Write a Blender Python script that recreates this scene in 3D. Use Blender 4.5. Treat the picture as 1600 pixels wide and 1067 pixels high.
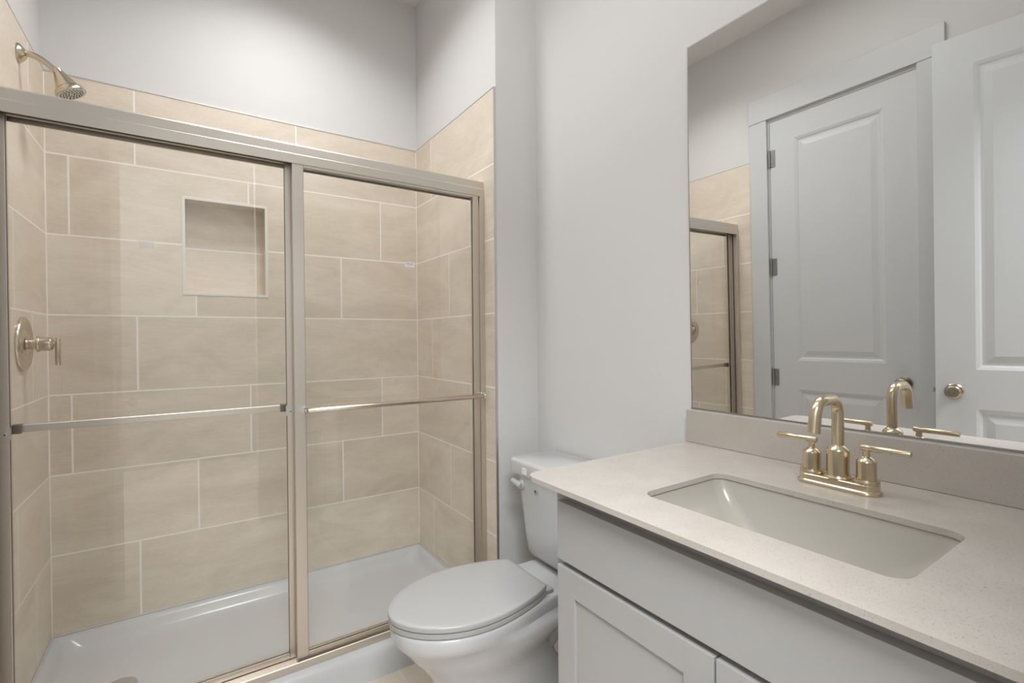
import bpy, bmesh, math
from mathutils import Vector, Matrix

for o in list(bpy.data.objects):
    bpy.data.objects.remove(o, do_unlink=True)
SC = bpy.context.scene
COL = SC.collection
PI = math.pi

# ------------------------------------------------------------------ camera
FZ = 1.32                                   # survey height of the tile datum above the floor
cam_d = bpy.data.cameras.new('camera')
cam_d.sensor_fit = 'HORIZONTAL'; cam_d.sensor_width = 36.0
cam_d.lens = 756.4848 / 1600 * 36.0
cam_d.clip_start = 0.01
cam = bpy.data.objects.new('camera', cam_d); COL.objects.link(cam)
yaw, pitch, roll = 0.5891, -0.0081, -0.0081
fwd = Vector((math.sin(yaw) * math.cos(pitch), math.cos(yaw) * math.cos(pitch), math.sin(pitch)))
rgt = Vector((math.cos(yaw), -math.sin(yaw), 0)); upv = rgt.cross(fwd)
r2 = math.cos(roll) * rgt + math.sin(roll) * upv
u2 = -math.sin(roll) * rgt + math.cos(roll) * upv
mw = Matrix((r2, u2, -fwd)).transposed().to_4x4()
mw.translation = (-1.0508, -2.5084, FZ - 0.1013)
cam.matrix_world = mw
SC.camera = cam

# ------------------------------------------------------------------ world, lights, exposure
world = bpy.data.worlds.new('world'); SC.world = world; world.use_nodes = True
bg = world.node_tree.nodes['Background']
bg.inputs[0].default_value = (0.85, 0.9, 1.0, 1); bg.inputs[1].default_value = 0.3
SC.view_settings.view_transform = 'Standard'; SC.view_settings.look = 'None'
SC.view_settings.gamma = 1.0; SC.view_settings.use_curve_mapping = False
SC.view_settings.exposure = 0.14
SC.cycles.use_denoising = True
SC.cycles.transparent_max_bounces = 16
SC.cycles.max_bounces = 14; SC.cycles.diffuse_bounces = 8; SC.cycles.glossy_bounces = 8
SC.cycles.sample_clamp_indirect = 6.0


def area(name, loc, size, power, color, rot=(0, 0, 0), shape='DISK', size_y=None, spread=None):
    d = bpy.data.lights.new(name, 'AREA'); d.shape = shape; d.size = size
    if size_y: d.size_y = size_y
    d.energy = power; d.color = color
    if spread: d.spread = spread
    o = bpy.data.objects.new(name, d); COL.objects.link(o)
    o.location = loc; o.rotation_euler = rot
    return o


CEIL = 3.042
area('ceiling_lamp_light', (-0.58, -1.45, CEIL - 0.02), 0.80, 8.0, (0.99, 0.995, 1.0))
area('vanity_fill_light', (-0.30, -2.10, CEIL - 0.02), 0.50, 1.6, (0.99, 0.995, 1.0))  # added fill over the sink and backsplash, no fixture there
area('shower_can_light', (-0.72, -0.60, CEIL - 0.02), 0.36, 9.0, (0.985, 0.99, 1.0), spread=math.radians(134))
area('hall_fill_light', (-1.42, -3.3, CEIL - 0.05), 1.2, 150.0, (0.965, 0.985, 1.0))  # unseen fill added in the hall, lights the room through the doorway

# ------------------------------------------------------------------ material helpers


def mat(name, color, rough=0.5, metal=0.0, **kw):
    m = bpy.data.materials.new(name); m.use_nodes = True
    b = m.node_tree.nodes['Principled BSDF']
    b.inputs['Base Color'].default_value = (*color, 1)
    b.inputs['Roughness'].default_value = rough
    b.inputs['Metallic'].default_value = metal
    for k, v in kw.items():
        b.inputs[k.replace('_', ' ')].default_value = v
    return m


class G:
    """tiny node-graph builder"""
    def __init__(s, m): s.m = m; s.n = m.node_tree.nodes; s.l = m.node_tree.links; s.b = s.n['Principled BSDF']
    def put(s, sock, v):
        if v is None: return
        if hasattr(v, 'is_output'): s.l.new(v, sock)
        else: sock.default_value = v
    def math(s, op, a, b=None, c=None):
        n = s.n.new('ShaderNodeMath'); n.operation = op
        s.put(n.inputs[0], a); s.put(n.inputs[1], b); s.put(n.inputs[2], c)
        return n.outputs[0]
    def pos(s):
        n = s.n.new('ShaderNodeNewGeometry'); x = s.n.new('ShaderNodeSeparateXYZ')
        s.l.new(n.outputs['Position'], x.inputs[0]); return n.outputs['Position'], x.outputs
    def comb(s, x, y, z):
        n = s.n.new('ShaderNodeCombineXYZ')
        for i, v in enumerate((x, y, z)): s.put(n.inputs[i], v)
        return n.outputs[0]
    def noise(s, vec, scale, detail=4, rough=0.55, dist=0.0):
        n = s.n.new('ShaderNodeTexNoise'); s.l.new(vec, n.inputs['Vector'])
        n.inputs['Scale'].default_value = scale; n.inputs['Detail'].default_value = detail
        n.inputs['Roughness'].default_value = rough; n.inputs['Distortion'].default_value = dist
        return n.outputs['Fac']
    def white(s, vec):
        n = s.n.new('ShaderNodeTexWhiteNoise'); n.noise_dimensions = '3D'; s.l.new(vec, n.inputs['Vector'])
        return n.outputs['Value']
    def ramp(s, fac, stops):
        n = s.n.new('ShaderNodeValToRGB'); s.l.new(fac, n.inputs[0])
        e = n.color_ramp.elements
        while len(e) < len(stops): e.new(0.5)
        for i, (p, c) in enumerate(stops): e[i].position = p; e[i].color = (*c, 1)
        return n.outputs[0]
    def mix(s, fac, a, b, mode='MIX'):
        n = s.n.new('ShaderNodeMix'); n.data_type = 'RGBA'; n.blend_type = mode
        s.put(n.inputs['Factor'], fac)
        for i, v in ((6, a), (7, b)):
            if hasattr(v, 'is_output'): s.l.new(v, n.inputs[i])
            else: n.inputs[i].default_value = (*v, 1)
        return n.outputs[2]
    def bump(s, h, strength=0.2, dist=0.002):
        n = s.n.new('ShaderNodeBump'); n.inputs['Strength'].default_value = strength
        n.inputs['Distance'].default_value = dist; s.l.new(h, n.inputs['Height'])
        s.l.new(n.outputs[0], s.b.inputs['Normal'])


TP, TLN = 0.308, 0.6135                     # tile pitch: height and length


def tile_mat(name, axis, u0, shift, corners=(), umin=None, vert=True):
    m = mat(name, (0.6, 0.54, 0.45), 0.38); g = G(m); p, xyz = g.pos()
    u = xyz[axis]; v = xyz[2]
    vv = g.math('DIVIDE', g.math('SUBTRACT', FZ + 3 * TP, v), TP)
    row = g.math('FLOOR', vv)
    r3 = g.math('FLOORED_MODULO', row, 3.0)
    uu = g.math('DIVIDE', g.math('SUBTRACT', g.math('SUBTRACT', u, u0), g.math('MULTIPLY', r3, shift)), TLN)
    col = g.math('FLOOR', uu)
    def near(t, pitch, w):                  # 1 within w of an integer
        f = g.math('ABSOLUTE', g.math('SUBTRACT', t, g.math('ROUND', t)))
        return g.math('LESS_THAN', g.math('MULTIPLY', f, pitch), w)
    ju = near(uu, TLN, 0.0031); jv = near(vv, TP, 0.0031)
    if umin is not None: ju = g.math('MULTIPLY', ju, g.math('GREATER_THAN', u, umin))
    j = g.math('MAXIMUM', ju, jv) if vert else jv
    for c in corners:
        j = g.math('MAXIMUM', j, g.math('LESS_THAN', g.math('ABSOLUTE', g.math('SUBTRACT', u, c)), 0.0020))
    rnd = g.white(g.comb(col, row, float(axis) + 3.3))
    off = g.math('MULTIPLY', rnd, 7.0)
    vec = g.comb(g.math('ADD', g.math('MULTIPLY', u, 1.0), off), g.math('MULTIPLY', v, 2.6), off)
    n1 = g.noise(vec, 2.6, 6, 0.6, 0.9)
    vec2 = g.comb(g.math('MULTIPLY', u, 3.0), g.math('MULTIPLY', v, 40.0), off)
    n2 = g.noise(vec2, 4.0, 4, 0.6, 0.4)
    n3 = g.noise(vec, 60.0, 2, 0.5)
    t = g.math('ADD', g.math('MULTIPLY', n1, 0.62), g.math('ADD', g.math('MULTIPLY', n2, 0.22), g.math('MULTIPLY', n3, 0.16)))
    t = g.math('ADD', t, g.math('MULTIPLY', g.math('SUBTRACT', rnd, 0.5), 0.10))
    c = g.ramp(t, [(0.36, TILE_D), (0.5, TILE_M), (0.64, TILE_L)])
    c = g.mix(j, c, GROUT)
    g.l.new(c, g.b.inputs['Base Color'])
    g.l.new(g.math('ADD', g.math('MULTIPLY', j, 0.4), 0.36), g.b.inputs['Roughness'])
    g.b.inputs['Specular IOR Level'].default_value = 0.35
    h = g.math('ADD', g.math('MULTIPLY', g.math('SUBTRACT', 1.0, j), 1.0), g.math('MULTIPLY', n3, 0.06))
    g.bump(h, 0.35, 0.0015)
    return m


TILE_D = (0.630, 0.552, 0.450); TILE_M = (0.700, 0.622, 0.520); TILE_L = (0.77, 0.695, 0.60)
GROUT = (0.88, 0.84, 0.78)
M_TB = tile_mat('beige_stone_tile_back', 0, 0.002, -0.2045, (-1.4955, -0.0005))
M_TN = tile_mat('beige_stone_tile_niche', 0, -0.13, 0.0, (), None, False)
M_TR = tile_mat('beige_stone_tile_right', 1, -0.193, 0.2065, (-0.0005,), -0.75)
M_TL = tile_mat('beige_stone_tile_left', 1, -0.212, 0.2055, (-0.0005,), -0.75)


def paint(name, col, rough=0.6):
    m = mat(name, col, rough); g = G(m); p, _ = g.pos()
    g.b.inputs['Specular IOR Level'].default_value = 0.25
    n = g.noise(p, 220.0, 3, 0.6)
    g.bump(n, 0.04, 0.001)
    return m


M_WALL = paint('pale_grey_wall_paint', (0.655, 0.648, 0.638))
M_HALL = paint('hall_wall_darkened', (0.36, 0.36, 0.36))  # darkened so the hall reflects only weakly in the shower glass
M_CEIL = paint('white_ceiling_paint', (0.72, 0.715, 0.70), 0.7)
M_TRIM = mat('white_semigloss_trim', (0.57, 0.578, 0.59), 0.42)
M_DOOR = mat('white_semigloss_door', (0.585, 0.596, 0.61), 0.45)
M_CAB = mat('grey_painted_cabinet', (0.375, 0.373, 0.37), 0.42)
M_FRAME = mat('brushed_champagne_aluminium', (0.705, 0.650, 0.588), 0.40, 1.0)
M_TRACKD = mat('dark_channel_aluminium', (0.22, 0.19, 0.165), 0.45, 1.0)
M_GOLD = mat('brushed_champagne_gold', (0.66, 0.565, 0.41), 0.23, 1.0)
M_NICKEL = mat('brushed_warm_nickel', (0.63, 0.56, 0.455), 0.22, 1.0)
M_KNOB = mat('antique_satin_brass', (0.42, 0.36, 0.27), 0.24, 1.0)
M_HINGE = mat('dull_nickel_hinge', (0.34, 0.34, 0.34), 0.4, 1.0)
M_CHROME = mat('polished_chrome', (0.80, 0.80, 0.81), 0.12, 1.0)
M_STEEL = mat('satin_edge_trim', (0.66, 0.65, 0.645), 0.42, 1.0)
M_DARK = mat('dark_void', (0.03, 0.03, 0.03), 0.8)
M_RUBBER = mat('grey_rubber_nozzles', (0.10, 0.095, 0.085), 0.6)
M_PORC = mat('white_porcelain', (0.53, 0.536, 0.548), 0.12, 0.0, Coat_Weight=0.3, Coat_Roughness=0.05)
M_SEAT = mat('white_seat_plastic', (0.41, 0.412, 0.412), 0.24)
M_ACRYL = mat('white_acrylic_pan', (0.52, 0.527, 0.535), 0.20)
M_SINK = mat('biscuit_white_ceramic', (0.42, 0.402, 0.355), 0.15)
M_STICK = mat('white_sticker', (0.82, 0.82, 0.83), 0.5)
M_PRINT = mat('grey_sticker_print', (0.42, 0.42, 0.46), 0.5)
M_PULL = mat('dark_bronze_nickel_pull', (0.33, 0.32, 0.30), 0.35, 1.0)
M_CAULK = mat('white_caulk', (0.74, 0.70, 0.64), 0.5)


def quartz():
    m = mat('cream_speckled_quartz', (0.7, 0.66, 0.6), 0.22); g = G(m); p, _ = g.pos()
    a = g.noise(p, 520.0, 2, 0.5); b = g.noise(p, 190.0, 2, 0.5); c3 = g.noise(p, 14.0, 3, 0.5)
    base = g.ramp(c3, [(0.3, (0.455, 0.416, 0.377)), (0.7, (0.49, 0.450, 0.410))])
    sp = g.ramp(a, [(0.30, (0.74, 0.70, 0.64)), (0.36, (1, 1, 1)), (0.66, (1, 1, 1)), (0.72, (1.10, 1.10, 1.10))])
    sp2 = g.ramp(b, [(0.24, (0.66, 0.60, 0.52)), (0.29, (1, 1, 1))])
    c = g.mix(1.0, base, sp, 'MULTIPLY'); c = g.mix(1.0, c, sp2, 'MULTIPLY')
    g.l.new(c, g.b.inputs['Base Color'])
    return m


M_QUARTZ = quartz()


def mirror_mat():
    m = mat('mirror_silver', (0.87, 0.875, 0.865), 0.0, 1.0)
    return m


M_MIRROR = mirror_mat()


def glass_mat():
    m = bpy.data.materials.new('clear_shower_glass'); m.use_nodes = True
    n = m.node_tree.nodes; l = m.node_tree.links
    n.remove(n['Principled BSDF'])
    out = n['Material Output']
    tr = n.new('ShaderNodeBsdfTransparent'); tr.inputs[0].default_value = (0.992, 0.996, 0.993, 1)
    gl = n.new('ShaderNodeBsdfGlossy'); gl.inputs['Roughness'].default_value = 0.0
    gl.inputs[0].default_value = (1, 1, 1, 1)
    ge = n.new('ShaderNodeNewGeometry')        # same reflectance on both faces of the pane
    io = n.new('ShaderNodeMix'); io.inputs['A'].default_value = 1.45; io.inputs['B'].default_value = 1 / 1.45
    l.new(ge.outputs['Backfacing'], io.inputs['Factor'])
    fr = n.new('ShaderNodeFresnel'); l.new(io.outputs[0], fr.inputs[0])
    mx = n.new('ShaderNodeMixShader')
    l.new(fr.outputs[0], mx.inputs[0]); l.new(tr.outputs[0], mx.inputs[1]); l.new(gl.outputs[0], mx.inputs[2])
    l.new(mx.outputs[0], out.inputs[0])
    return m


M_GLASS = glass_mat()
M_ETCH = mat('faint_frosted_mark', (0.85, 0.87, 0.90), 0.6, 0.0, Alpha=0.28)


def floor_mat():
    m = mat('beige_floor_tile', (0.6, 0.5, 0.4), 0.4); g = G(m); p, xyz = g.pos()
    a = g.math('DIVIDE', g.math('SUBTRACT', xyz[0], -0.422), 0.305)
    row = g.math('FLOOR', a)
    b = g.math('DIVIDE', g.math('ADD', g.math('SUBTRACT', xyz[1], -0.95), g.math('MULTIPLY', row, 0.203)), 0.61)
    def near(t, pitch):
        f = g.math('ABSOLUTE', g.math('SUBTRACT', t, g.math('ROUND', t)))
        return g.math('LESS_THAN', g.math('MULTIPLY', f, pitch), 0.0025)
    j = g.math('MAXIMUM', near(a, 0.305), near(b, 0.61))
    n1 = g.noise(p, 6.0, 5, 0.6, 0.6)
    c = g.ramp(n1, [(0.3, (0.55, 0.485, 0.41)), (0.7, (0.63, 0.56, 0.485))])
    c = g.mix(j, c, (0.66, 0.61, 0.54))
    g.l.new(c, g.b.inputs['Base Color'])
    return m


M_FLOOR = floor_mat()

# ------------------------------------------------------------------ mesh helpers


def tag(o, label=None, cat=None, group=None, kind=None):
    if label: o['label'] = label
    if cat: o['category'] = cat
    if group: o['group'] = group
    if kind: o['kind'] = kind
    return o


def empty(name, loc):
    o = bpy.data.objects.new(name, None); COL.objects.link(o); o.location = loc
    o.empty_display_size = 0.05
    return o


def obj(name, bm, m, parent=None, bevel=0.0, seg=2, smooth=None):
    bmesh.ops.recalc_face_normals(bm, faces=bm.faces[:])
    me = bpy.data.meshes.new(name); bm.to_mesh(me); bm.free()
    for x in (m if isinstance(m, (list, tuple)) else [m]): me.materials.append(x)
    if smooth is not None:
        for p in me.polygons: p.use_smooth = True
        me.set_sharp_from_angle(angle=math.radians(smooth))
    o = bpy.data.objects.new(name, me); COL.objects.link(o)
    if bevel:
        b = o.modifiers.new('bevel', 'BEVEL'); b.width = bevel; b.segments = seg
        b.limit_method = 'ANGLE'; b.angle_limit = math.radians(40)
        if seg > 2:
            for p in me.polygons: p.use_smooth = True
            b.harden_normals = True
    if parent:
        o.parent = parent
        o.matrix_parent_inverse = Matrix.Translation(-Vector(parent.location)) if parent.type == 'EMPTY' else Matrix.Identity(4)
    return o


def BM(): return bmesh.new()


def box(bm, x0, x1, y0, y1, z0, z1, mi=0):
    vs = [bm.verts.new((x, y, z)) for x in (x0, x1) for y in (y0, y1) for z in (z0, z1)]
    for f in ((0, 1, 3, 2), (4, 6, 7, 5), (0, 4, 5, 1), (2, 3, 7, 6), (0, 2, 6, 4), (1, 5, 7, 3)):
        fc = bm.faces.new([vs[i] for i in f]); fc.material_index = mi
    return bm


def frame_of(d):
    d = Vector(d).normalized()
    a = Vector((0, 0, 1)) if abs(d.z) < 0.9 else Vector((1, 0, 0))
    x = a.cross(d).normalized(); y = d.cross(x)
    return x, y, d


def lathe(bm, o, d, prof, n=40, cap=True):
    """prof: [(dist along d, radius)]"""
    x, y, d = frame_of(d); o = Vector(o); rings = []
    for t, r in prof:
        rings.append([bm.verts.new(o + d * t + (x * math.cos(2 * PI * i / n) + y * math.sin(2 * PI * i / n)) * max(r, 1e-5)) for i in range(n)])
    for a, b in zip(rings, rings[1:]):
        for i in range(n):
            bm.faces.new((a[i], a[(i + 1) % n], b[(i + 1) % n], b[i]))
    if cap:
        bm.faces.new(rings[0][::-1]); bm.faces.new(rings[-1])
    return bm


def catmull(pts, k=10):
    pts = [Vector(p) for p in pts]; out = []
    P = [pts[0] * 2 - pts[1]] + pts + [pts[-1] * 2 - pts[-2]]
    for i in range(1, len(P) - 2):
        for j in range(k):
            t = j / k
            out.append(0.5 * ((2 * P[i]) + (P[i + 1] - P[i - 1]) * t + (2 * P[i - 1] - 5 * P[i] + 4 * P[i + 1] - P[i + 2]) * t * t + (3 * P[i] - P[i - 1] - 3 * P[i + 1] + P[i + 2]) * t ** 3))
    out.append(pts[-1]); return out


def tube(bm, pts, r, n=24, cap=True):
    pts = [Vector(p) for p in pts]
    rs = r if isinstance(r, (list, tuple)) else [r] * len(pts)
    rings = []; px = None
    for i, p in enumerate(pts):
        t = (pts[min(i + 1, len(pts) - 1)] - pts[max(i - 1, 0)]).normalized()
        if px is None: px = frame_of(t)[0]
        px = (px - t * px.dot(t)).normalized(); py = t.cross(px)
        rings.append([bm.verts.new(p + (px * math.cos(2 * PI * k / n) + py * math.sin(2 * PI * k / n)) * rs[i]) for k in range(n)])
    for a, b in zip(rings, rings[1:]):
        for k in range(n): bm.faces.new((a[k], a[(k + 1) % n], b[(k + 1) % n], b[k]))
    if cap: bm.faces.new(rings[0][::-1]); bm.faces.new(rings[-1])
    return bm


def loft(bm, rings, cap0=True, cap1=True):
    R = [[bm.verts.new(p) for p in r] for r in rings]; n = len(R[0])
    for a, b in zip(R, R[1:]):
        for k in range(n): bm.faces.new((a[k], a[(k + 1) % n], b[(k + 1) % n], b[k]))
    if cap0: bm.faces.new(R[0][::-1])
    if cap1: bm.faces.new(R[-1])
    return bm


def rrect(x0, x1, y0, y1, r, n=8):
    """rounded rectangle, counter-clockwise; r scalar or four radii (x0y0, x1y0, x1y1, x0y1)"""
    rs = r if isinstance(r, (list, tuple)) else [r] * 4
    pts = []
    for (cx, cy, sx, sy, a0, rr) in ((x0, y0, 1, 1, PI, rs[0]), (x1, y0, -1, 1, 1.5 * PI, rs[1]), (x1, y1, -1, -1, 0, rs[2]), (x0, y1, 1, -1, 0.5 * PI, rs[3])):
        ox, oy = cx + sx * rr, cy + sy * rr
        for i in range(n + 1):
            a = a0 + 0.5 * PI * i / n
            pts.append((ox + rr * math.cos(a), oy + rr * math.sin(a)))
    return pts


def prism(bm, loops, axis_pts, ext):
    """filled outline(s) with holes: loops of 2D points -> 3D by axis_pts(u,v), extruded by ext (vector)"""
    edges = []
    for lp in loops:
        vs = [bm.verts.new(axis_pts(*q)) for q in lp]
        edges += [bm.edges.new((vs[i], vs[(i + 1) % len(vs)])) for i in range(len(vs))]
    r = bmesh.ops.triangle_fill(bm, use_beauty=True, use_dissolve=False, edges=edges)
    fs = [f for f in r['geom'] if isinstance(f, bmesh.types.BMFace)]
    if ext is not None:
        e = bmesh.ops.extrude_face_region(bm, geom=fs)
        bmesh.ops.translate(bm, vec=Vector(ext), verts=[v for v in e['geom'] if isinstance(v, bmesh.types.BMVert)])
    return bm


def struct(name, bm, m, label, cat, **kw):
    return tag(obj(name, bm, m, **kw), label, cat, kind='structure')


# ------------------------------------------------------------------ room shell
XL, XR, XS = -1.504, 0.2135, 0.008          # left wall, mirror wall, shower-side face of the stub wall
YF, YB, YS = -2.525, 0.008, -0.816          # doorway wall, shower back wall, stub face
T = 0.115
TOPT = FZ + 3 * TP                          # tile top
TBOT = FZ - 4 * TP                          # tile bottom
NX0, NX1, NZ0, NZ1, ND = -1.058, -0.749, FZ + 0.104, FZ + 0.506, 0.092   # shower niche
DX0, DX1 = -1.432, -0.664                   # entry doorway
DY0, DY1 = -1.662, -0.922                   # closet doorway
DH = 2.462

b = BM(); box(b, XL - T, XR + T, YB + T, YF - T, -0.1, 0.0); box(b, -2.4, 0.9, YF - T, -4.6, -0.1, 0.0)
struct('floor', b, M_FLOOR, 'beige tiled bathroom floor in front of the shower curb', 'floor')
b = BM(); box(b, XL - T, XR + T, YB + T, YF - T, CEIL, CEIL + 0.1); box(b, -2.4, 0.9, YF - T, -4.6, CEIL, CEIL + 0.1)
struct('ceiling', b, M_CEIL, 'flat white ceiling above the bathroom', 'ceiling')

# shower back wall with a niche opening
b = BM()
nx0, nx1, nz0, nz1 = NX0 - 0.006, NX1 + 0.006, NZ0 - 0.006, NZ1 + 0.006
box(b, XL - T, nx0, YB, YB + T, 0, CEIL); box(b, nx1, XR + T, YB, YB + T, 0, CEIL)
box(b, nx0, nx1, YB, YB + T, 0, nz0); box(b, nx0, nx1, YB, YB + T, nz1, CEIL)
wall_back = struct('wall_back', b, M_WALL, 'pale grey wall above the tiled back of the shower', 'wall')
b = BM()
prism(b, [[(-1.496, TBOT), (0.0, TBOT), (0.0, TOPT), (-1.496, TOPT)], [(NX0, NZ0), (NX1, NZ0), (NX1, NZ1), (NX0, NZ1)]],
      lambda u, v: (u, 0.0, v), (0, YB, 0))
tb = tag(obj('tile_cladding', b, M_TB, wall_back), 'beige stone tiles on the long back wall of the shower')
b = BM()                                     # niche lining: five faces of thin slabs
y1 = ND
box(b, NX0, NX1, y1, y1 + 0.005, NZ0, NZ1)
box(b, NX0 - 0.005, NX0, 0.001, y1, NZ0, NZ1); box(b, NX1, NX1 + 0.005, 0.001, y1, NZ0, NZ1)
box(b, NX0, NX1, 0.001, y1, NZ0 - 0.005, NZ0); box(b, NX0, NX1, 0.001, y1, NZ1, NZ1 + 0.005)
ni = tag(obj('niche', b, M_TN, wall_back), 'square recessed shelf niche in the shower back wall')
b = BM(); e = 0.011
prism(b, [[(NX0 - e, NZ0 - e), (NX1 + e, NZ0 - e), (NX1 + e, NZ1 + e), (NX0 - e, NZ1 + e)],
          [(NX0 + .001, NZ0 + .001), (NX1 - .001, NZ0 + .001), (NX1 - .001, NZ1 - .001), (NX0 + .001, NZ1 - .001)]],
      lambda u, v: (u, -0.002, v), (0, 0.004, 0))
obj('niche_trim', b, M_CAULK, wall_back, bevel=0.001)
b = BM(); box(b, -1.496, 0.0, -0.003, 0.008, TOPT, TOPT + 0.004); obj('tile_edge_trim', b, M_STEEL, wall_back)

# stub wall to the right of the shower
b = BM(); box(b, XS, XR + T, YS, YB, 0, CEIL)
wall_stub = struct('wall_stub', b, M_WALL, 'pale grey stub wall between the shower and the toilet', 'wall', bevel=0.002)
b = BM(); box(b, 0.0, XS, -0.812, 0.0, TBOT, TOPT); obj('tile_cladding', b, M_TR, wall_stub)
b = BM(); box(b, -0.0015, XS + 0.0005, YS - 0.001, -0.812, 0.075, TOPT + 0.004)
box(b, -0.0015, XS, -0.812, 0.0, TOPT, TOPT + 0.004)
obj('tile_edge_trim', b, M_STEEL, wall_stub)

# mirror wall
b = BM(); box(b, XR, XR + T, YF - T, YS, 0, CEIL)
struct('wall_right', b, M_WALL, 'pale grey wall behind the toilet and the mirror', 'wall')
# left wall with the closet doorway
b = BM()
box(b, XL - T, XL, DY1, YB, 0, CEIL); box(b, XL - T, XL, YF - T, DY0, 0, CEIL); box(b, XL - T, XL, DY0, DY1, DH, CEIL)
wall_left = struct('wall_left', b, M_WALL, 'pale grey wall opposite the mirror, holding the closet door', 'wall')
b = BM(); box(b, XL, -1.496, -0.812, 0.0, TBOT, TOPT); obj('tile_cladding', b, M_TL, wall_left)
b = BM(); box(b, XL, -1.4945, YS, -0.812, 0.075, TOPT + 0.004); box(b, XL, -1.4945, -0.812, 0.0, TOPT, TOPT + 0.004)
obj('tile_edge_trim', b, M_STEEL, wall_left)
# entry wall with an open doorway, and the hall beyond it
b = BM()
box(b, XL - T, DX0, YF - T, YF, 0, CEIL); box(b, DX1, XR, YF - T, YF, 0, CEIL); box(b, DX0, DX1, YF - T, YF, DH, CEIL)
struct('wall_front', b, M_WALL, 'pale grey wall with the open entry doorway', 'wall')
b = BM()
box(b, -2.4, -2.3, -4.6, YF - T, 0, CEIL); box(b, 0.8, 0.9, -4.6, YF - T, 0, CEIL); box(b, -2.4, 0.9, -4.7, -4.6, 0, CEIL)
box(b, -2.4, XL - T, YF - T, YF - T + 0.1, 0, CEIL); box(b, XR + T, 0.9, YF - T, YF - T + 0.1, 0, CEIL)
struct('wall_hall', b, M_HALL, 'darkened grey walls of the hall outside the bathroom', 'wall')
b = BM(); box(b, XR - 0.014, XR, -1.655, YS, 0, 0.13); box(b, 0.012, XR - 0.014, YS - 0.014, YS, 0, 0.13)
struct('baseboard_right', b, M_TRIM, 'white baseboard behind the toilet', 'baseboard', bevel=0.003)

# ------------------------------------------------------------------ doors


def door_face(bm, W, H, panels, depth_dir=1):
    """moulded two-panel face in local (u, v); returns nothing. plane w=0, recess towards -w"""
    out = [(0, 0), (W, 0), (W, H), (0, H)]
    loops = [out] + [[(a, c), (bb, c), (bb, d), (a, d)] for a, bb, c, d in panels]
    prism(bm, loops, lambda u, v: (u, v, 0.0), None)
    for a, bb, c, d in panels:
        prof = [(0, 0), (0.012, -0.004), (0.020, -0.009), (0.030, -0.009), (0.058, -0.0025)]
        prev = None
        for k, (i, w) in enumerate(prof):
            r = [bm.verts.new((x, y, w)) for x, y in ((a + i, c + i), (bb - i, c + i), (bb - i, d - i), (a + i, d - i))]
            if prev:
                for q in range(4): bm.faces.new((prev[q], prev[(q + 1) % 4], r[(q + 1) % 4], r[q]))
            prev = r
        bm.faces.new(prev)


def door_leaf(W, H, panels, th=0.035):
    bm = BM()
    door_face(bm, W, H, panels)
    bk = BM()
    door_face(bk, W, H, panels)
    me = bpy.data.meshes.new('tmp'); bk.to_mesh(me); bk.free()
    n0 = len(bm.verts); bm.from_mesh(me); bpy.data.meshes.remove(me)
    bm.verts.ensure_lookup_table()
    for v in bm.verts[n0:]: v.co.z = -th - v.co.z
    for (p, q) in (((0, 0), (W, 0)), ((W, 0), (W, H)), ((W, H), (0, H)), ((0, H), (0, 0))):
        vs = [bm.verts.new((*p, 0)), bm.verts.new((*q, 0)), bm.verts.new((*q, -th)), bm.verts.new((*p, -th))]
        bm.faces.new(vs)
    bmesh.ops.remove_doubles(bm, verts=bm.verts[:], dist=1e-5)
    return bm


def knob(parent, o, d, m=M_KNOB):
    b = BM(); lathe(b, o, d, [(0, .033), (.004, .033), (.008, .029), (.010, .014)], 36)
    k = obj('knob', b, m, parent, smooth=35)
    b = BM(); lathe(b, o, d, [(.009, .0115), (.026, .0115), (.031, .018), (.037, .0265), (.045, .0298), (.053, .0285), (.058, .024), (.0595, .018), (.0585, .011), (.0588, .0)], 36)
    obj('knob_ball', b, m, k, smooth=45)
    b = BM(); lathe(b, Vector(o) + Vector(d) * .0585, d, [(0, .0075), (.0025, .0075), (.003, .002)], 20)
    obj('turn_button', b, M_KNOB, k, smooth=35)
    return k


LW = DY1 - 0.013 - (DY0 + 0.013)
door1 = tag(empty('door_1', (XL - 0.01, (DY0 + DY1) / 2, 0)), 'closed white two-panel closet door seen in the mirror', 'door', kind='structure')
b = door_leaf(0.712, 2.440, [(0.138, 0.574, 1.008, 2.308), (0.138, 0.574, 0.24, 0.838)])
# local u -> +Y, v -> z, w -> +X ; flush inside the opening
Mx = Matrix(((0, 0, 1, -1.507), (1, 0, 0, -1.648), (0, 1, 0, 0.010), (0, 0, 0, 1)))
b.transform(Mx); obj('door_leaf', b, M_DOOR, door1)
knob(door1, (-1.507, -1.586, 0.922), (1, 0, 0))
for hz in (2.233, 1.583, 0.914, 0.25):
    b = BM(); lathe(b, (-1.5005, -0.9335, hz - 0.05), (0, 0, 1), [(0, .0065), (.1, .0065)], 12)
    lathe(b, (-1.5005, -0.9335, hz + 0.05), (0, 0, 1), [(0, .005), (.004, .004)], 12)
    box(b, -1.5065, -1.5035, -0.965, -0.9345, hz - 0.05, hz + 0.05)
    obj('hinge', b, M_HINGE, door1, smooth=35)
trim1 = tag(empty('trim_1', (XL, (DY0 + DY1) / 2, 0)), 'white flat casing around the closet door seen in the mirror', 'door casing', kind='structure')
b = BM(); box(b, XL + 0.0005, XL + 0.017, DY1 - 0.002, -0.8185, 0, 2.470); obj('side_casing', b, M_TRIM, trim1, bevel=0.0015)
b = BM(); box(b, XL + 0.0005, XL + 0.017, -1.752, DY0 + 0.010, 0, 2.470); obj('side_casing', b, M_TRIM, trim1, bevel=0.0015)
b = BM(); box(b, XL + 0.0005, XL + 0.021, -1.758, -0.817, 2.470, 2.610); obj('head_casing', b, M_TRIM, trim1, bevel=0.0015)
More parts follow.
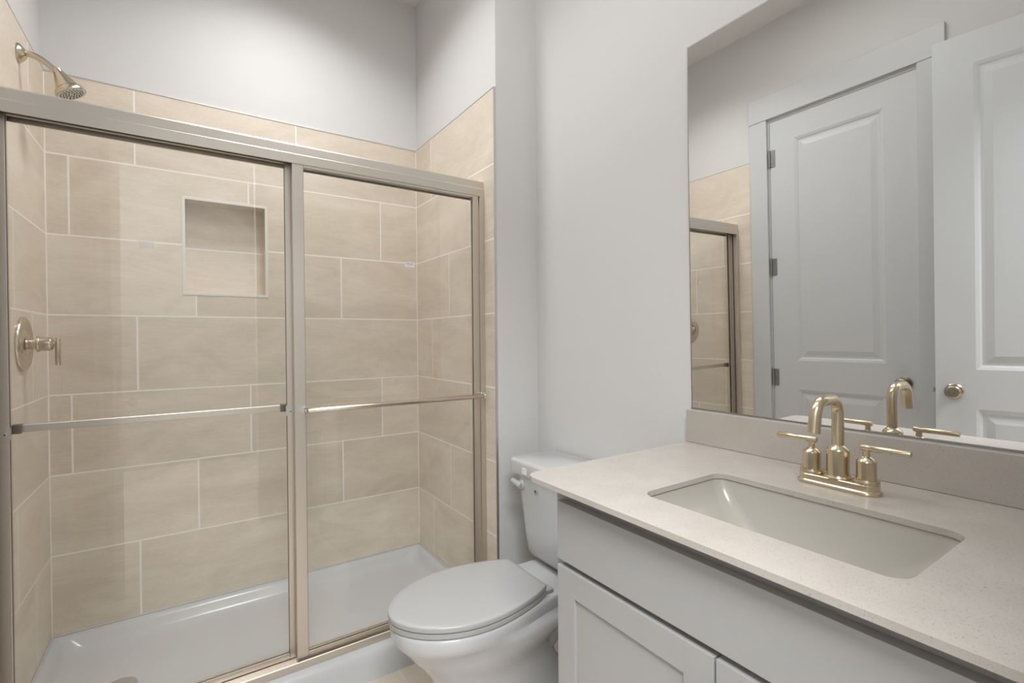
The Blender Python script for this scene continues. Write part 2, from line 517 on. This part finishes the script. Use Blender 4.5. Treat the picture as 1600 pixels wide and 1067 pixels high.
b = BM(); box(b, XL - T, XL - 0.001, DY1 - 0.012, DY1, 0, DH); box(b, XL - T, XL - 0.001, DY0, DY0 + 0.012, 0, DH)
box(b, XL - T, XL - 0.001, DY0 + 0.012, DY1 - 0.012, DH - 0.010, DH); obj('jamb', b, M_TRIM, trim1)

# entry door standing open against the left wall
hinge_p = Vector((-1.428, -2.512)); free_p = Vector((-1.312, -1.758))
dv = (free_p - hinge_p); DL = dv.length; dv.normalize()
door2 = tag(empty('door_2', (hinge_p.x, hinge_p.y, 0)), 'white two-panel entry door standing open beside the closet door', 'door', kind='structure')
nv = Vector((dv.y, -dv.x))                   # face normal towards the room (+X)
Mx = Matrix(((dv.x, 0, nv.x, hinge_p.x), (dv.y, 0, nv.y, hinge_p.y), (0, 1, 0, 0.010), (0, 0, 0, 1)))
b = door_leaf(DL, 2.440, [(0.132, DL - 0.132, 1.008, 2.308), (0.132, DL - 0.132, 0.24, 0.838)])
b.transform(Mx); obj('door_leaf', b, M_DOOR, door2)
kp = free_p - dv * 0.062
knob(door2, (kp.x, kp.y, 0.922), (nv.x, nv.y, 0))
b = BM(); ep = free_p - nv * 0.017
box(b, -0.0115, 0.0115, -0.0006, 0.001, -0.028, 0.028); box(b, -0.007, 0.007, 0.001, 0.009, -0.009, 0.009)
b.transform(Matrix(((nv.x, dv.x, 0, ep.x), (nv.y, dv.y, 0, ep.y), (0, 0, 1, 0.922), (0, 0, 0, 1))))
obj('latch', b, M_HINGE, door2)

# ------------------------------------------------------------------ shower pan
pan = tag(empty('shower_pan', (-0.748, -0.4, 0)), 'low white acrylic shower pan with a raised front curb', 'shower pan')
x0, x1, yb = -1.4955, -0.0005, -0.0005
zl = TBOT - 0.002


def pring(ix, iyb, yf, z, r, zf=None):
    p = rrect(x0 + ix, x1 - ix, yf, yb - iyb, r, 8)
    if zf is None: return [(x, y, z) for x, y in p]
    return [(x, y, (zf if y < yf + r + 0.001 else z)) for x, y in p]


b = BM()
rings = [pring(0, 0, -0.672, zl, 0.002), pring(0.012, 0.012, -0.670, zl + 0.001, 0.006), pring(0.024, 0.024, -0.668, zl - 0.004, 0.02),
         pring(0.034, 0.034, -0.664, zl - 0.014, 0.04), pring(0.046, 0.046, -0.656, zl - 0.033, 0.055), pring(0.062, 0.062, -0.645, zl - 0.046, 0.065),
         pring(0.085, 0.085, -0.625, zl - 0.052, 0.075), pring(0.14, 0.14, -0.58, zl - 0.055, 0.07), pring(0.40, 0.25, -0.45, zl - 0.058, 0.04)]
loft(b, rings, False, True)
obj('basin', b, M_ACRYL, pan, smooth=50)
b = BM()
prof = [(-0.800, 0.0), (-0.796, 0.02), (-0.785, 0.060), (-0.777, 0.080), (-0.769, 0.0885), (-0.760, 0.0922), (-0.750, 0.0930), (-0.690, 0.0930), (-0.678, 0.0915), (-0.668, 0.085), (-0.662, 0.075), (-0.655, 0.055), (-0.645, 0.03), (-0.645, 0.0)]
loft(b, [[(x0, y, z) for y, z in prof], [(x1, y, z) for y, z in prof]])
obj('curb', b, M_ACRYL, pan, smooth=40)
b = BM(); lathe(b, (-1.262, -0.385, zl - 0.0565), (0, 0, 1), [(0, .052), (.003, .052), (.005, .048), (.005, .012), (.003, .008)], 36)
obj('drain', b, M_STEEL, pan, smooth=30)
b = BM(); tube(b, catmull([(x0 + .003, -0.66, zl + .003), (x0 + .003, -0.3, zl + .003), (x0 + .003, -0.003, zl + .003)], 2), 0.003, 8)
tube(b, [(x0, -0.003, zl + .003), (x1, -0.003, zl + .003)], 0.003, 8); tube(b, [(x1 - .003, -0.003, zl + .003), (x1 - .003, -0.66, zl + .003)], 0.003, 8)
obj('caulk_line', b, M_ACRYL, pan)

# ------------------------------------------------------------------ shower door frame
fr = tag(empty('shower_door_frame', (-0.748, -0.70, 0.093)), 'brushed champagne metal frame across the shower opening', 'shower door frame')
HZ = FZ + 0.497
b = BM()                                     # header: inverted channel with a sloped brow
o_prof = [(-0.7285, HZ), (-0.7295, HZ + .002), (-0.7295, HZ + .031), (-0.7275, HZ + .034), (-0.7265, HZ + .062), (-0.7235, HZ + .0665), (-0.718, HZ + .068), (-0.655, HZ + .068), (-0.651, HZ + .064), (-0.651, HZ)]
i_prof = [(-0.654, HZ), (-0.654, HZ + .060), (-0.7225, HZ + .060), (-0.7255, HZ + .030), (-0.7255, HZ)]
loft(b, [[(-1.4955, y, z) for y, z in o_prof + i_prof], [(-0.0005, y, z) for y, z in o_prof + i_prof]], False, False)
for x in (-1.4955, -0.0005):
    prism(b, [[(y, z) for y, z in o_prof + i_prof]], lambda u, v, x=x: (x, u, v), None)
bmesh.ops.remove_doubles(b, verts=b.verts[:], dist=1e-6)
obj('header', b, M_FRAME, fr, smooth=25)
b = BM(); box(b, -1.4950, -0.0010, -0.6995, -0.6965, HZ + .006, HZ + .059); obj('header_divider', b, M_TRACKD, fr)
b = BM()
t_prof = [(-0.742, .0932), (-0.742, .1185), (-0.7395, .1205), (-0.737, .1185), (-0.737, .102), (-0.6985, .102), (-0.6985, .112), (-0.6955, .112), (-0.6955, .102), (-0.661, .102), (-0.661, .112), (-0.657, .112), (-0.657, .0932)]
loft(b, [[(-1.4955, y, z) for y, z in t_prof], [(-0.0005, y, z) for y, z in t_prof]], False, False)
for x in (-1.4955, -0.0005): prism(b, [[(y, z) for y, z in t_prof]], lambda u, v, x=x: (x, u, v), None)
bmesh.ops.remove_doubles(b, verts=b.verts[:], dist=1e-6)
obj('bottom_track', b, M_FRAME, fr, smooth=25)
for xa, xb in ((-0.0225, -0.0005), (-1.4955, -1.4735)):
    b = BM(); s = 1 if xa > -1 else -1
    xw, xo = (xb, xa) if s > 0 else (xa, xb)
    lo, hi = sorted((xw, xw - s * 0.003)); box(b, lo, hi, -0.731, -0.655, .1195, HZ - .0005)
    lo, hi = sorted((xw - s * 0.003, xo)); box(b, lo, hi, -0.731, -0.7275, .1215, HZ - .0005); box(b, lo, hi, -0.659, -0.655, .1215, HZ - .0005)
    obj('jamb', b, M_FRAME, fr, bevel=0.0008)


def panel(name, label, X0, X1, Y, zg0, zg1, sl, sr, bot, top, deep=0.0125):
    """sliding panel: outer X range, centre plane Y, stile widths"""
    r = tag(empty(name, ((X0 + X1) / 2, Y, bot)), label, 'shower door', 'sliding glass shower doors')
    b = BM(); box(b, X0 + sl * .5, X1 - sr * .5, Y - .003, Y + .003, bot + .008, top - .008)
    obj('glass', b, M_GLASS, r)
    def stile(xa, xb):
        b = BM()
        box(b, xa, xb, Y - deep, Y - .0032, bot, top); box(b, xa, xb, Y + .0032, Y + deep, bot, top)
        lo, hi = (xa, xa + .004) if abs(xa - X0) < 1e-6 else (xb - .004, xb)
        box(b, lo, hi, Y - .0032, Y + .0032, bot, top)
        g = (xb - .0012, xb + .0010) if abs(xa - X0) < 1e-6 else (xa - .0010, xa + .0012)
        obj('stile', b, M_FRAME, r, bevel=0.0012)
        b = BM(); box(b, g[0], g[1], Y - deep + .003, Y - .0032, bot + .01, top - .01); obj('gasket', b, M_TRACKD, r)
    stile(X0, X0 + sl); stile(X1 - sr, X1)
    for nm, za, zb in (('bottom_rail', bot, zg0), ('top_rail', zg1, top)):
        b = BM(); box(b, X0 + sl, X1 - sr, Y - deep, Y - .0032, za, zb); box(b, X0 + sl, X1 - sr, Y + .0032, Y + deep, za, zb)
        obj(nm, b, M_FRAME, r, bevel=0.001)
    return r


YO, YI = -0.7165, -0.680
po = panel('sliding_shower_door', 'right glass shower door with the towel bar on its front', -0.7525, -0.0255, YO, .1375, FZ + .489, .036, .0275, .104, FZ + .549, .0095)
pi_ = panel('sliding_shower_door', 'left glass shower door, behind the other panel, bar on the inside', -1.4865, -0.7380, YI, .1325, FZ + .507, .036, .0325, .104, FZ + .549, .0115)
# outer towel bar
zb = FZ - 0.3445
b = BM(); lathe(b, (-0.716, -0.7565, zb), (1, 0, 0), [(0, .0085), (.001, .0090), (.698, .0090), (.699, .0085)], 24)
bar = obj('towel_bar', b, M_NICKEL, po, smooth=35)
for xx in (-0.722, -0.021):
    b = BM(); box(b, xx - .006, xx + .006, -0.7645, YO - .0100, zb - .011, zb + .013)
    lathe(b, (xx, -0.7645, zb + .001), (0, -1, 0), [(0, .0055), (.002, .0045)], 16)
    obj('bracket', b, M_CHROME, bar, bevel=0.0015)
# inner towel bar
zi = FZ - 0.3405
b = BM(); box(b, -1.4445, -0.775, -0.6535, -0.6435, zi - .011, zi + .011)
bari = obj('towel_bar', b, M_FRAME, pi_, bevel=0.003)
for xx in (-1.4440, -0.7760):
    b = BM(); box(b, xx - .011, xx + .011, -0.668, -0.6425, zi - .0125, zi + .0125)
    obj('bracket', b, M_TRACKD, bari, bevel=0.0015)
for xx in (-1.4590, -0.7605):
    b = BM(); box(b, xx - .014, xx + .012, YI - .0122, YI - .0115, zi - .024, zi + .010)
    lathe(b, (xx, YI - .0122, zi - .009), (0, -1, 0), [(0, .0052), (.0015, .0045), (.0018, .002)], 20)
    obj('screw', b, M_FRAME if xx < -1 else M_STEEL, pi_, smooth=35)
    b = BM(); lathe(b, (xx, YI - .0139, zi - .009), (0, -1, 0), [(0, .0022), (.0004, .0018)], 6); obj('screw_slot', b, M_DARK, pi_)
# sticker on the right glass
b = BM(); box(b, -0.3505, -0.3125, YO - .0036, YO - .0031, FZ + .1765, FZ + .1955)
st = tag(obj('sticker', b, M_STICK, po), 'small white printed sticker')
b = BM()
for (ux, vz, w, h) in ((.004, .013, .005, .003), (.013, .013, .007, .003), (.026, .013, .006, .003), (.007, .0085, .024, .0012), (.009, .0065, .020, .0012), (.006, .0105, .008, .0012), (.022, .0105, .010, .0012)):
    box(b, -0.3505 + ux, -0.3505 + ux + w, YO - .0038, YO - .0036, FZ + .1765 + vz, FZ + .1765 + vz + h)
obj('sticker_print', b, M_PRINT, st)

b = BM(); box(b, -1.1720, -1.1360, YI - .0036, YI - .0031, FZ + .1780, FZ + .1970)
tag(obj('etched_mark', b, M_ETCH, pi_), 'faint frosted mark on the glass')

# ------------------------------------------------------------------ shower fittings
va = tag(empty('shower_valve', (-1.496, -0.333, FZ - .110)), 'brushed nickel round shower valve with a lever on the left shower wall', 'shower valve')
o = (-1.496, -0.333, FZ - .110); d = (1, 0, 0)
b = BM(); lathe(b, o, d, [(.0005, .0885), (.004, .0885), (.008, .0865), (.0105, .080), (.0095, .070), (.006, .056), (.0045, .050), (.009, .044), (.013, .034), (.014, .022)], 64)
obj('escutcheon', b, M_NICKEL, va, smooth=40)
b = BM(); lathe(b, o, d, [(.012, .0165), (.034, .0165), (.0345, .0255), (.038, .0265), (.041, .0255), (.0415, .0225), (.066, .0225), (.0695, .0215), (.0735, .0165), (.0745, .012), (.0745, .0065), (.084, .0065)], 40)
hd = obj('handle', b, M_NICKEL, va, smooth=35)
b = BM(); lathe(b, (-1.4115, -0.333, FZ - .0905), (0, 0, -1), [(0, .0068), (.001, .0075), (.089, .0075), (.090, .0068)], 24)
obj('lever', b, M_NICKEL, hd, smooth=35)

sh = tag(empty('overhead_shower', (-1.496, -0.332, FZ + .827)), 'brushed nickel shower head on a curved arm above the header', 'shower head')
o = Vector((-1.4955, -0.332, FZ + .8265))
b = BM(); lathe(b, o, (1, 0, 0), [(0, .030), (.002, .030), (.006, .0285), (.014, .020), (.020, .0125), (.021, .009)], 40)
obj('flange', b, M_NICKEL, sh, smooth=40)
neck = Vector((-1.4030, -0.332, FZ + .7955)); ax = Vector((0.46, 0.0, -0.888)).normalized()
fc = neck + ax * 0.0760
pts = catmull([o + Vector((.004, 0, 0))] + [Vector((x, -0.332, FZ + z)) for x, z in ((-1.484, .829), (-1.467, .8295), (-1.452, .8265), (-1.435, .8175), (-1.420, .8060))] + [neck + ax * .006], 6)
b = BM(); tube(b, pts, .0095, 20); obj('arm', b, M_NICKEL, sh, smooth=60)
b = BM(); lathe(b, neck, ax, [(-.004, .0105), (-.003, .0145), (.006, .0150), (.008, .0155), (.042, .0290), (.0560, .0335), (.0565, .0360), (.060, .0400), (.064, .0425), (.073, .0440), (.076, .0432)], 48)
head = obj('head_bell', b, M_NICKEL, sh, smooth=32)
b = BM(); lathe(b, neck, ax, [(.0735, .0420), (.0765, .0420), (.0775, .0405), (.0770, .003)], 48)
obj('spray_face', b, M_STEEL, head, smooth=40)
b = BM(); xx, yy, dd = frame_of(ax)
for rr, n in ((.009, 6), (.0165, 10), (.024, 15), (.0315, 20)):
    for k in range(n):
        a = 2 * PI * k / n + rr * 90
        lathe(b, fc + ax * .0008 + (xx * math.cos(a) + yy * math.sin(a)) * rr, ax, [(0, .0020), (.0022, .0015)], 6)
tag(obj('spray_nozzles', b, M_RUBBER, head), 'dark rubber spray nozzles')

# ------------------------------------------------------------------ toilet
TY = -1.174
to = tag(empty('toilet', (-0.2, TY, 0)), 'white two-piece toilet with closed elongated seat beside the vanity', 'toilet')
SEAT = [(-.1085, .104), (-.1115, .111), (-.15, .131), (-.20, .148), (-.25, .160), (-.30, .168), (-.36, .170), (-.42, .160), (-.475, .138), (-.52, .109), (-.553, .075), (-.574, .040), (-.5815, .014)]


def egg(grow=0.0, z=0.0, prof=None, cx=-.34):
    """full closed outline from the half profile"""
    half = catmull([Vector((x, w, 0)) for x, w in (prof or SEAT)], 4)
    out = []
    for p in half:
        d = Vector((p.x - cx, p.y)).normalized()
        out.append((p.x + d.x * grow, p.y + d.y * grow))
    L = [(x, TY + w, z) for x, w in out]; R = [(x, TY - w, z) for x, w in out[::-1]]
    return L + R


RIM = [(.184, .104), (.176, .116), (.10, .119), (.0, .121), (-.07, .124), (-.12, .132), (-.2, .150), (-.28, .1635), (-.36, .1690), (-.43, .1585), (-.49, .1320), (-.535, .0980), (-.563, .060), (-.575, .025)]


def body(xf, xb, hw, e):
    cx = (xf + xb) / 2; a = (xb - xf) / 2; out = []
    for k in range(14):
        t = .22 + (PI - .22 - .16) * k / 13; c, sn = math.cos(t), math.sin(t)
        out.append((cx + a * math.copysign(abs(c) ** (2 / e), c), hw * sn ** (2 / e)))
    return out


b = BM()                                     # bowl: flat rim running back under the tank, bulb, pedestal and foot in one skin
rr = [egg(z=z, grow=gr, prof=RIM, cx=-.2) for z, gr in ((.392, -.009), (.391, -.005), (.3875, -.001), (.380, .0006), (.362, -.0004), (.350, -.004))]
mixp = lambda P, Q, t: [(p[0] * (1 - t) + q[0] * t, p[1] * (1 - t) + q[1] * t) for p, q in zip(P, Q)]
rr.append(egg(z=.338, prof=mixp(RIM, body(-.556, .140, .164, 2.4), .55), cx=-.2))
for z, *q in ((.318, -.546, .105, .158, 2.3), (.290, -.526, .045, .150, 2.2), (.262, -.503, .000, .138, 2.15), (.235, -.482, -.025, .124, 2.15), (.208, -.464, -.030, .112, 2.2), (.180, -.452, -.020, .104, 2.3), (.13, -.445, .0, .098, 2.4), (.075, -.447, .05, .098, 2.5), (.045, -.455, .10, .101, 2.8), (.026, -.466, .160, .107, 3.1), (.012, -.476, .172, .115, 3.3), (.000, -.475, .170, .114, 3.3)):
    rr.append(egg(z=z, prof=body(*q), cx=-.2))
loft(b, rr[::-1])
bowl = obj('bowl', b, M_PORC, to, smooth=60)
b = BM()                                     # exposed trapway bulge behind the pedestal
pts = catmull([(-.22, TY, .13), (-.12, TY, .15), (-.04, TY, .215), (.02, TY, .270), (.075, TY, .255), (.100, TY, .17), (.105, TY, .08), (.105, TY, .004)], 8)
tube(b, pts, [.062] * len(pts), 24)
obj('trapway', b, M_PORC, bowl, smooth=60)
for s in (1, -1):
    b = BM(); lathe(b, (-.02, TY + s * .108, .0), (0, 0, 1), [(0.0, .016), (.026, .016), (.034, .011), (.037, .001)], 20)
    obj('bolt_cap', b, M_PORC, bowl, smooth=50)
b = BM()                                     # seat ring (closed slab under the lid)
loft(b, [egg(z=.3945, grow=-.005), egg(z=.3960, grow=-.0005), egg(z=.4080, grow=.0005), egg(z=.4098, grow=-.004)])
obj('seat', b, M_SEAT, to, smooth=40)
b = BM()                                     # lid, gently domed
rings = [egg(z=.4128, grow=-.003), egg(z=.4138, grow=.0012), egg(z=.4235, grow=.0022), egg(z=.4275, grow=.0012), egg(z=.4293, grow=-.0015)]
for k, (sc, dz) in enumerate(((.93, .4303), (.72, .4315), (.48, .4322), (.22, .4325))):
    rings.append([(-.33 + (x + .33) * sc, TY + (y - TY) * sc, dz) for x, y, z in egg(z=0, grow=-.0015)])
loft(b, rings); obj('lid', b, M_SEAT, to, smooth=48)
for s in (1, -1):
    b = BM(); box(b, -.103, -.072, TY + s * .086 - .018, TY + s * .086 + .018, .3915, .4040)
    h = obj('seat_hinge', b, M_SEAT, to, bevel=.004, seg=3)
# tank
b = BM()
tk = []
for (z, xa, xb, hw, r) in ((.4055, .030, .178, .128, .03), (.412, .008, .186, .150, .035), (.430, -.002, .190, .160, .04), (.50, -.006, .193, .176, .045), (.60, -.010, .196, .194, .05), (.704, -.014, .198, .210, .05)):
    ring = []
    for x, y in rrect(xa, xb, -hw, hw, [r, .02, .02, r], 8):
        bow = .014 * (1 - (y / hw) ** 2) if x < (xa + xb) / 2 else 0
        ring.append((x - bow, TY + y, z))
    tk.append(ring)
loft(b, tk); tank = obj('tank', b, M_PORC, to, smooth=50)
b = BM(); tk = []
for (z, e, r) in ((.705, -.003, .034), (.7065, .0, .036), (.748, .002, .036), (.7535, .0, .036), (.757, -.005, .033)):
    ring = []
    for x, y in rrect(-.022 - e, .200 + min(e, 0), -.240 - e, .240 + e, [r, .02, .02, r], 8):
        bow = .016 * (1 - (y / .24) ** 2) if x < .09 else 0
        ring.append((x - bow, TY + y, z))
    tk.append(ring)
loft(b, tk); obj('tank_lid', b, M_PORC, to, smooth=50)
ly, lz = TY + .152, .667
b = BM(); lathe(b, (-.012, ly, lz), (-1, 0, 0), [(0, .0195), (.010, .0195), (.014, .017), (.016, .006)], 28)
lv = obj('flush_lever', b, M_SEAT, tank, smooth=40)
b = BM(); tube(b, catmull([(-.027, ly - .010, lz - .001), (-.0295, ly + .015, lz + .003), (-.031, ly + .034, lz + .007), (-.030, ly + .048, lz + .010)], 5), [.0125] * 5 + [.0112] * 5 + [.0104] * 4 + [.0096, .0078], 16)
obj('lever_arm', b, M_SEAT, lv, smooth=60)
b = BM(); prism(b, [[(TY + .058, lz - .009), (TY + .0665, lz), (TY + .058, lz + .009), (TY + .0495, lz)]], lambda u, v: (-.0262, u, v), (.004, 0, 0))
mk = tag(obj('tank_badge', b, M_STEEL, tank), 'small grey diamond mark on the tank front')
b = BM(); lathe(b, (-.0262, TY + .058, lz), (-1, 0, 0), [(0, .0042), (.0008, .0038)], 12); obj('badge_dot', b, M_DARK, mk)
b = BM(); box(b, -.0370, -.0362, TY + .096, TY + .124, .7175, .7415); lb = tag(obj('lid_label', b, M_STICK, to, bevel=.0002), 'small square white label on the tank lid front')
b = BM()
for (u, v, w, h) in ((.006, .014, .005, .006), (.014, .012, .008, .005), (.007, .005, .014, .002)):
    box(b, -.0373, -.0370, TY + .096 + u, TY + .096 + u + w, .7175 + v, .7175 + v + h)
obj('label_print', b, mat('pale_grey_print', (.62, .62, .63), .5), lb)

# ------------------------------------------------------------------ vanity
CT, CB = FZ - .417, FZ - .4280              # counter top / underside
XF = -.375                                   # cabinet door face plane
VY0, VY1 = -2.445, -1.672
CY0, CY1 = -2.469, -1.648
vc = tag(empty('vanity_cabinet', (-.1, -2.06, 0)), 'grey painted shaker vanity cabinet under the sink', 'cabinet')
b = BM()
box(b, XF + .0400, XR - .002, CY1 - .018, CY1 - .0005, 0.0, CB - .0015); box(b, XF + .0400, XR - .002, CY0 + .0005, CY0 + .018, 0.0, CB - .0015)
box(b, XF + .0400, XR - .002, CY0 + .018, CY1 - .018, .10, .118); box(b, XR - .014, XR - .002, CY0 + .018, CY1 - .018, .118, CB - .0015)
box(b, XF + .085, XF + .10, CY0 + .018, CY1 - .018, 0.0, .10)
obj('carcass', b, M_CAB, vc, bevel=.001)
b = BM()
prism(b, [[(CY0, .10), (CY1, .10), (CY1, CB - .0005), (CY0, CB - .0005)],
          [(VY0 + .04, .14), (-2.078, .14), (-2.078, .69), (VY0 + .04, .69)], [(-2.038, .14), (VY1 - .04, .14), (VY1 - .04, .69), (-2.038, .69)]],
      lambda u, v: (XF + .0200, u, v), (-.0001 + .0185, 0, 0))
b.transform(Matrix.Translation((.0005, 0, 0))); obj('face_frame', b, M_CAB, vc)
b = BM(); box(b, XR - .016, XR - .0145, VY0 + .02, VY1 - .02, .12, CB - .01); 
obj('cabinet_shade_sheet', b, M_DARK, vc)  # near-black sheet standing in for the shade inside the cabinet
b = BM(); box(b, XF, XF + .0195, VY0, VY1, FZ - .590, FZ - .4625)
obj('false_drawer_front', b, M_CAB, vc, bevel=.0006)


def shaker(y0, y1, z0, z1, hy):
    w = .056
    b = BM()
    box(b, XF, XF + .0195, y0, y0 + w, z0, z1); box(b, XF, XF + .0195, y1 - w, y1, z0, z1)
    box(b, XF, XF + .0195, y0 + w, y1 - w, z0, z0 + w); box(b, XF, XF + .0195, y0 + w, y1 - w, z1 - w, z1)
    dr = obj('door', b, M_CAB, vc, bevel=.0006)
    b = BM(); box(b, XF + .006, XF + .016, y0 + w, y1 - w, z0 + w, z1 - w); obj('door_panel', b, M_CAB, dr)
    b = BM(); zt = FZ - .662
    box(b, XF - .034, XF - .024, hy - .0055, hy + .0055, zt - .150, zt)
    for q in (zt - .020, zt - .130): box(b, XF - .025, XF + .001, hy - .0045, hy + .0045, q - .0045, q + .0045)
    obj('handle', b, M_PULL, dr, bevel=.001)


ZD = FZ - .6035
shaker(-2.0560, VY1, .115, ZD, -2.0560 + .030)
shaker(VY0, -2.0600, .115, ZD, -2.0600 - .030)

ct = tag(empty('countertop', (-.1, -2.06, CB)), 'cream speckled quartz countertop with a rectangular sink cutout', 'countertop')
SX0, SX1, SY0, SY1 = -.297, -.034, -2.277, -1.843
b = BM()
prism(b, [rrect(-.4090, XR - .001, YF + .002, -1.5915, [.004, .002, .002, .038], 8), rrect(SX0, SX1, SY0, SY1, .030, 8)],
      lambda u, v: (u, v, CT), (0, 0, CB - CT))
obj('slab', b, M_QUARTZ, ct, bevel=.0020, seg=2)
b = BM(); box(b, .1880, XR - .001, YF + .002, -1.5915, CT + .0003, FZ - .3208)
obj('backsplash', b, M_QUARTZ, ct, bevel=.0012)

sk = tag(empty('sink', (-.165, -2.06, CB - .15)), 'rectangular undermount sink basin below the countertop', 'sink')
b = BM(); zt = CB - .0005
rk = []
for (z, ix, iy, r) in ((0, -.020, -.020, .045), (-.012, -.020, -.020, .045)):
    rk.append([(x, y, zt + z) for x, y in rrect(SX0 + ix, SX1 - ix, SY0 + iy, SY1 - iy, r, 8)])
out_r = rk[::-1]
inn = []
for (z, ix, iy, r) in ((0, -.003, -.003, .033), (-.010, -.001, .000, .032), (-.035, .004, .012, .034), (-.060, .012, .034, .040), (-.090, .024, .072, .045), (-.115, .040, .112, .045), (-.128, .060, .145, .040), (-.134, .085, .175, .03), (-.137, .115, .200, .010)):
    inn.append([(x, y, zt + z) for x, y in rrect(SX0 + ix, SX1 - ix, SY0 + iy, SY1 - iy, r, 8)])
loft(b, out_r + inn, False, True)
obj('basin', b, M_SINK, sk, smooth=60)
b = BM(); lathe(b, (-.165, -2.06, zt - .1365), (0, 0, 1), [(0, .022), (.002, .022), (.003, .019), (.003, .016), (.006, .015), (.0075, .010), (.008, .001)], 32)
obj('drain', b, M_GOLD, sk, smooth=35)
b = BM(); lathe(b, (SX0 + .0142, -2.06, zt - .052), (1, 0, .25), [(0, .009), (.001, .009), (.0015, .006)], 20)
obj('overflow', b, M_GOLD, sk, smooth=35)

# ------------------------------------------------------------------ faucet
FX, FY = .068, -2.049
fa = tag(empty('faucet', (FX, FY, CT)), 'champagne gold two-handle centerset faucet behind the sink', 'faucet')


def stadium(L, r, z, n=20):
    pts = []
    for s, a0 in ((1, 0), (-1, PI)):
        for i in range(n + 1):
            a = a0 + PI * i / n
            pts.append((FX + r * math.cos(a), FY + s * L / 2 + r * math.sin(a), z))
    return pts


b = BM()
loft(b, [stadium(.1016, r, CT + z) for z, r in ((.0004, .0265), (.0035, .0268), (.006, .0258), (.0075, .0240), (.0085, .0232), (.019, .0228), (.0205, .0215))])
obj('base_plate', b, M_GOLD, fa, smooth=22)
b = BM(); lathe(b, (FX, FY, CT), (0, 0, 1), [(.0200, .0245), (.0225, .0245), (.026, .0222), (.0265, .0205), (.078, .0205), (.0795, .0198), (.0865, .0135), (.088, .0112)], 44)
sb = obj('spout_body', b, M_GOLD, fa, smooth=22)
zT = CT + .184
arc = [(FX, FY, CT + .086), (FX, FY, CT + .13), (FX, FY, zT - .030)]
for k in range(1, 11):
    a = math.radians(90) * k / 10
    arc.append((FX - .030 * (1 - math.cos(a)), FY, zT - .030 + .030 * math.sin(a)))
arc.append((FX - .062, FY, zT))
for k in range(1, 11):
    a = math.radians(80) * k / 10
    arc.append((FX - .062 - .036 * math.sin(a), FY, zT - .036 * (1 - math.cos(a))))
e = Vector(arc[-1]); a = math.radians(80); dr = Vector((-math.cos(a), 0, -math.sin(a)))
arc += [tuple(e + dr * .012), tuple(e + dr * .031)]
b = BM(); tube(b, arc, .0112, 28, True); sp = obj('spout', b, M_GOLD, sb, smooth=50)
b = BM(); lathe(b, Vector(arc[-1]) - dr * .001, dr, [(0, .0098), (.0016, .0095), (.0014, .007), (.0005, .006)], 24); obj('aerator', b, M_STEEL, sb, smooth=30)
for s in (1, -1):
    hy = FY + s * .0508
    b = BM(); lathe(b, (FX, hy, CT), (0, 0, 1), [(.0200, .0215), (.021, .0225), (.026, .0225), (.0285, .0215), (.0290, .0172), (.0640, .0172), (.0655, .0165), (.0735, .0085), (.0745, .0062), (.0860, .0060)], 36)
    hb = obj('handle_body', b, M_GOLD, fa, smooth=22)
    b = BM(); lathe(b, (FX, hy - s * .010, CT + .0905), (0, s, 0), [(0, .0055), (.001, .0061), (.081, .0061), (.082, .0055)], 24)
    obj('lever', b, M_GOLD, hb, smooth=35)

# ------------------------------------------------------------------ mirror
b = BM()
MY0, MY1, MZ0, MZ1 = -2.515, -1.5935, FZ - .3195, FZ + .7605
fx = lambda z: .2084 - .015 * (z - FZ + .1)
vs = [b.verts.new(q) for q in ((fx(MZ0), MY0, MZ0), (fx(MZ0), MY1, MZ0), (fx(MZ1), MY1, MZ1), (fx(MZ1), MY0, MZ1),
                               (XR - .0003, MY0, MZ0), (XR - .0003, MY1, MZ0), (XR - .0003, MY1, MZ1), (XR - .0003, MY0, MZ1))]
iv = [b.verts.new(((v.co.x), v.co.y + sy * .003, v.co.z + sz * .003)) for v, sy, sz in zip(vs[:4], (1, -1, -1, 1), (1, 1, -1, -1))]
for v in iv: v.co.x = fx(v.co.z)
b.faces.new(iv)
for q in range(4): b.faces.new((vs[q], vs[(q + 1) % 4], iv[(q + 1) % 4], iv[q])).material_index = 1
for q in ((4, 7, 6, 5), (0, 4, 5, 1), (1, 5, 6, 2), (2, 6, 7, 3), (3, 7, 4, 0)):
    b.faces.new([vs[i] for i in q]).material_index = 1
b2 = BM(); box(b2, fx(MZ0) - .0012, XR - .0004, MY0, MY1, MZ0 - .0012, MZ0 + .0026)
mirror_o = tag(obj('mirror', b, [M_MIRROR, M_HINGE]), 'large frameless mirror standing on the backsplash', 'mirror')
obj('bottom_channel', b2, M_HINGE, mirror_o)
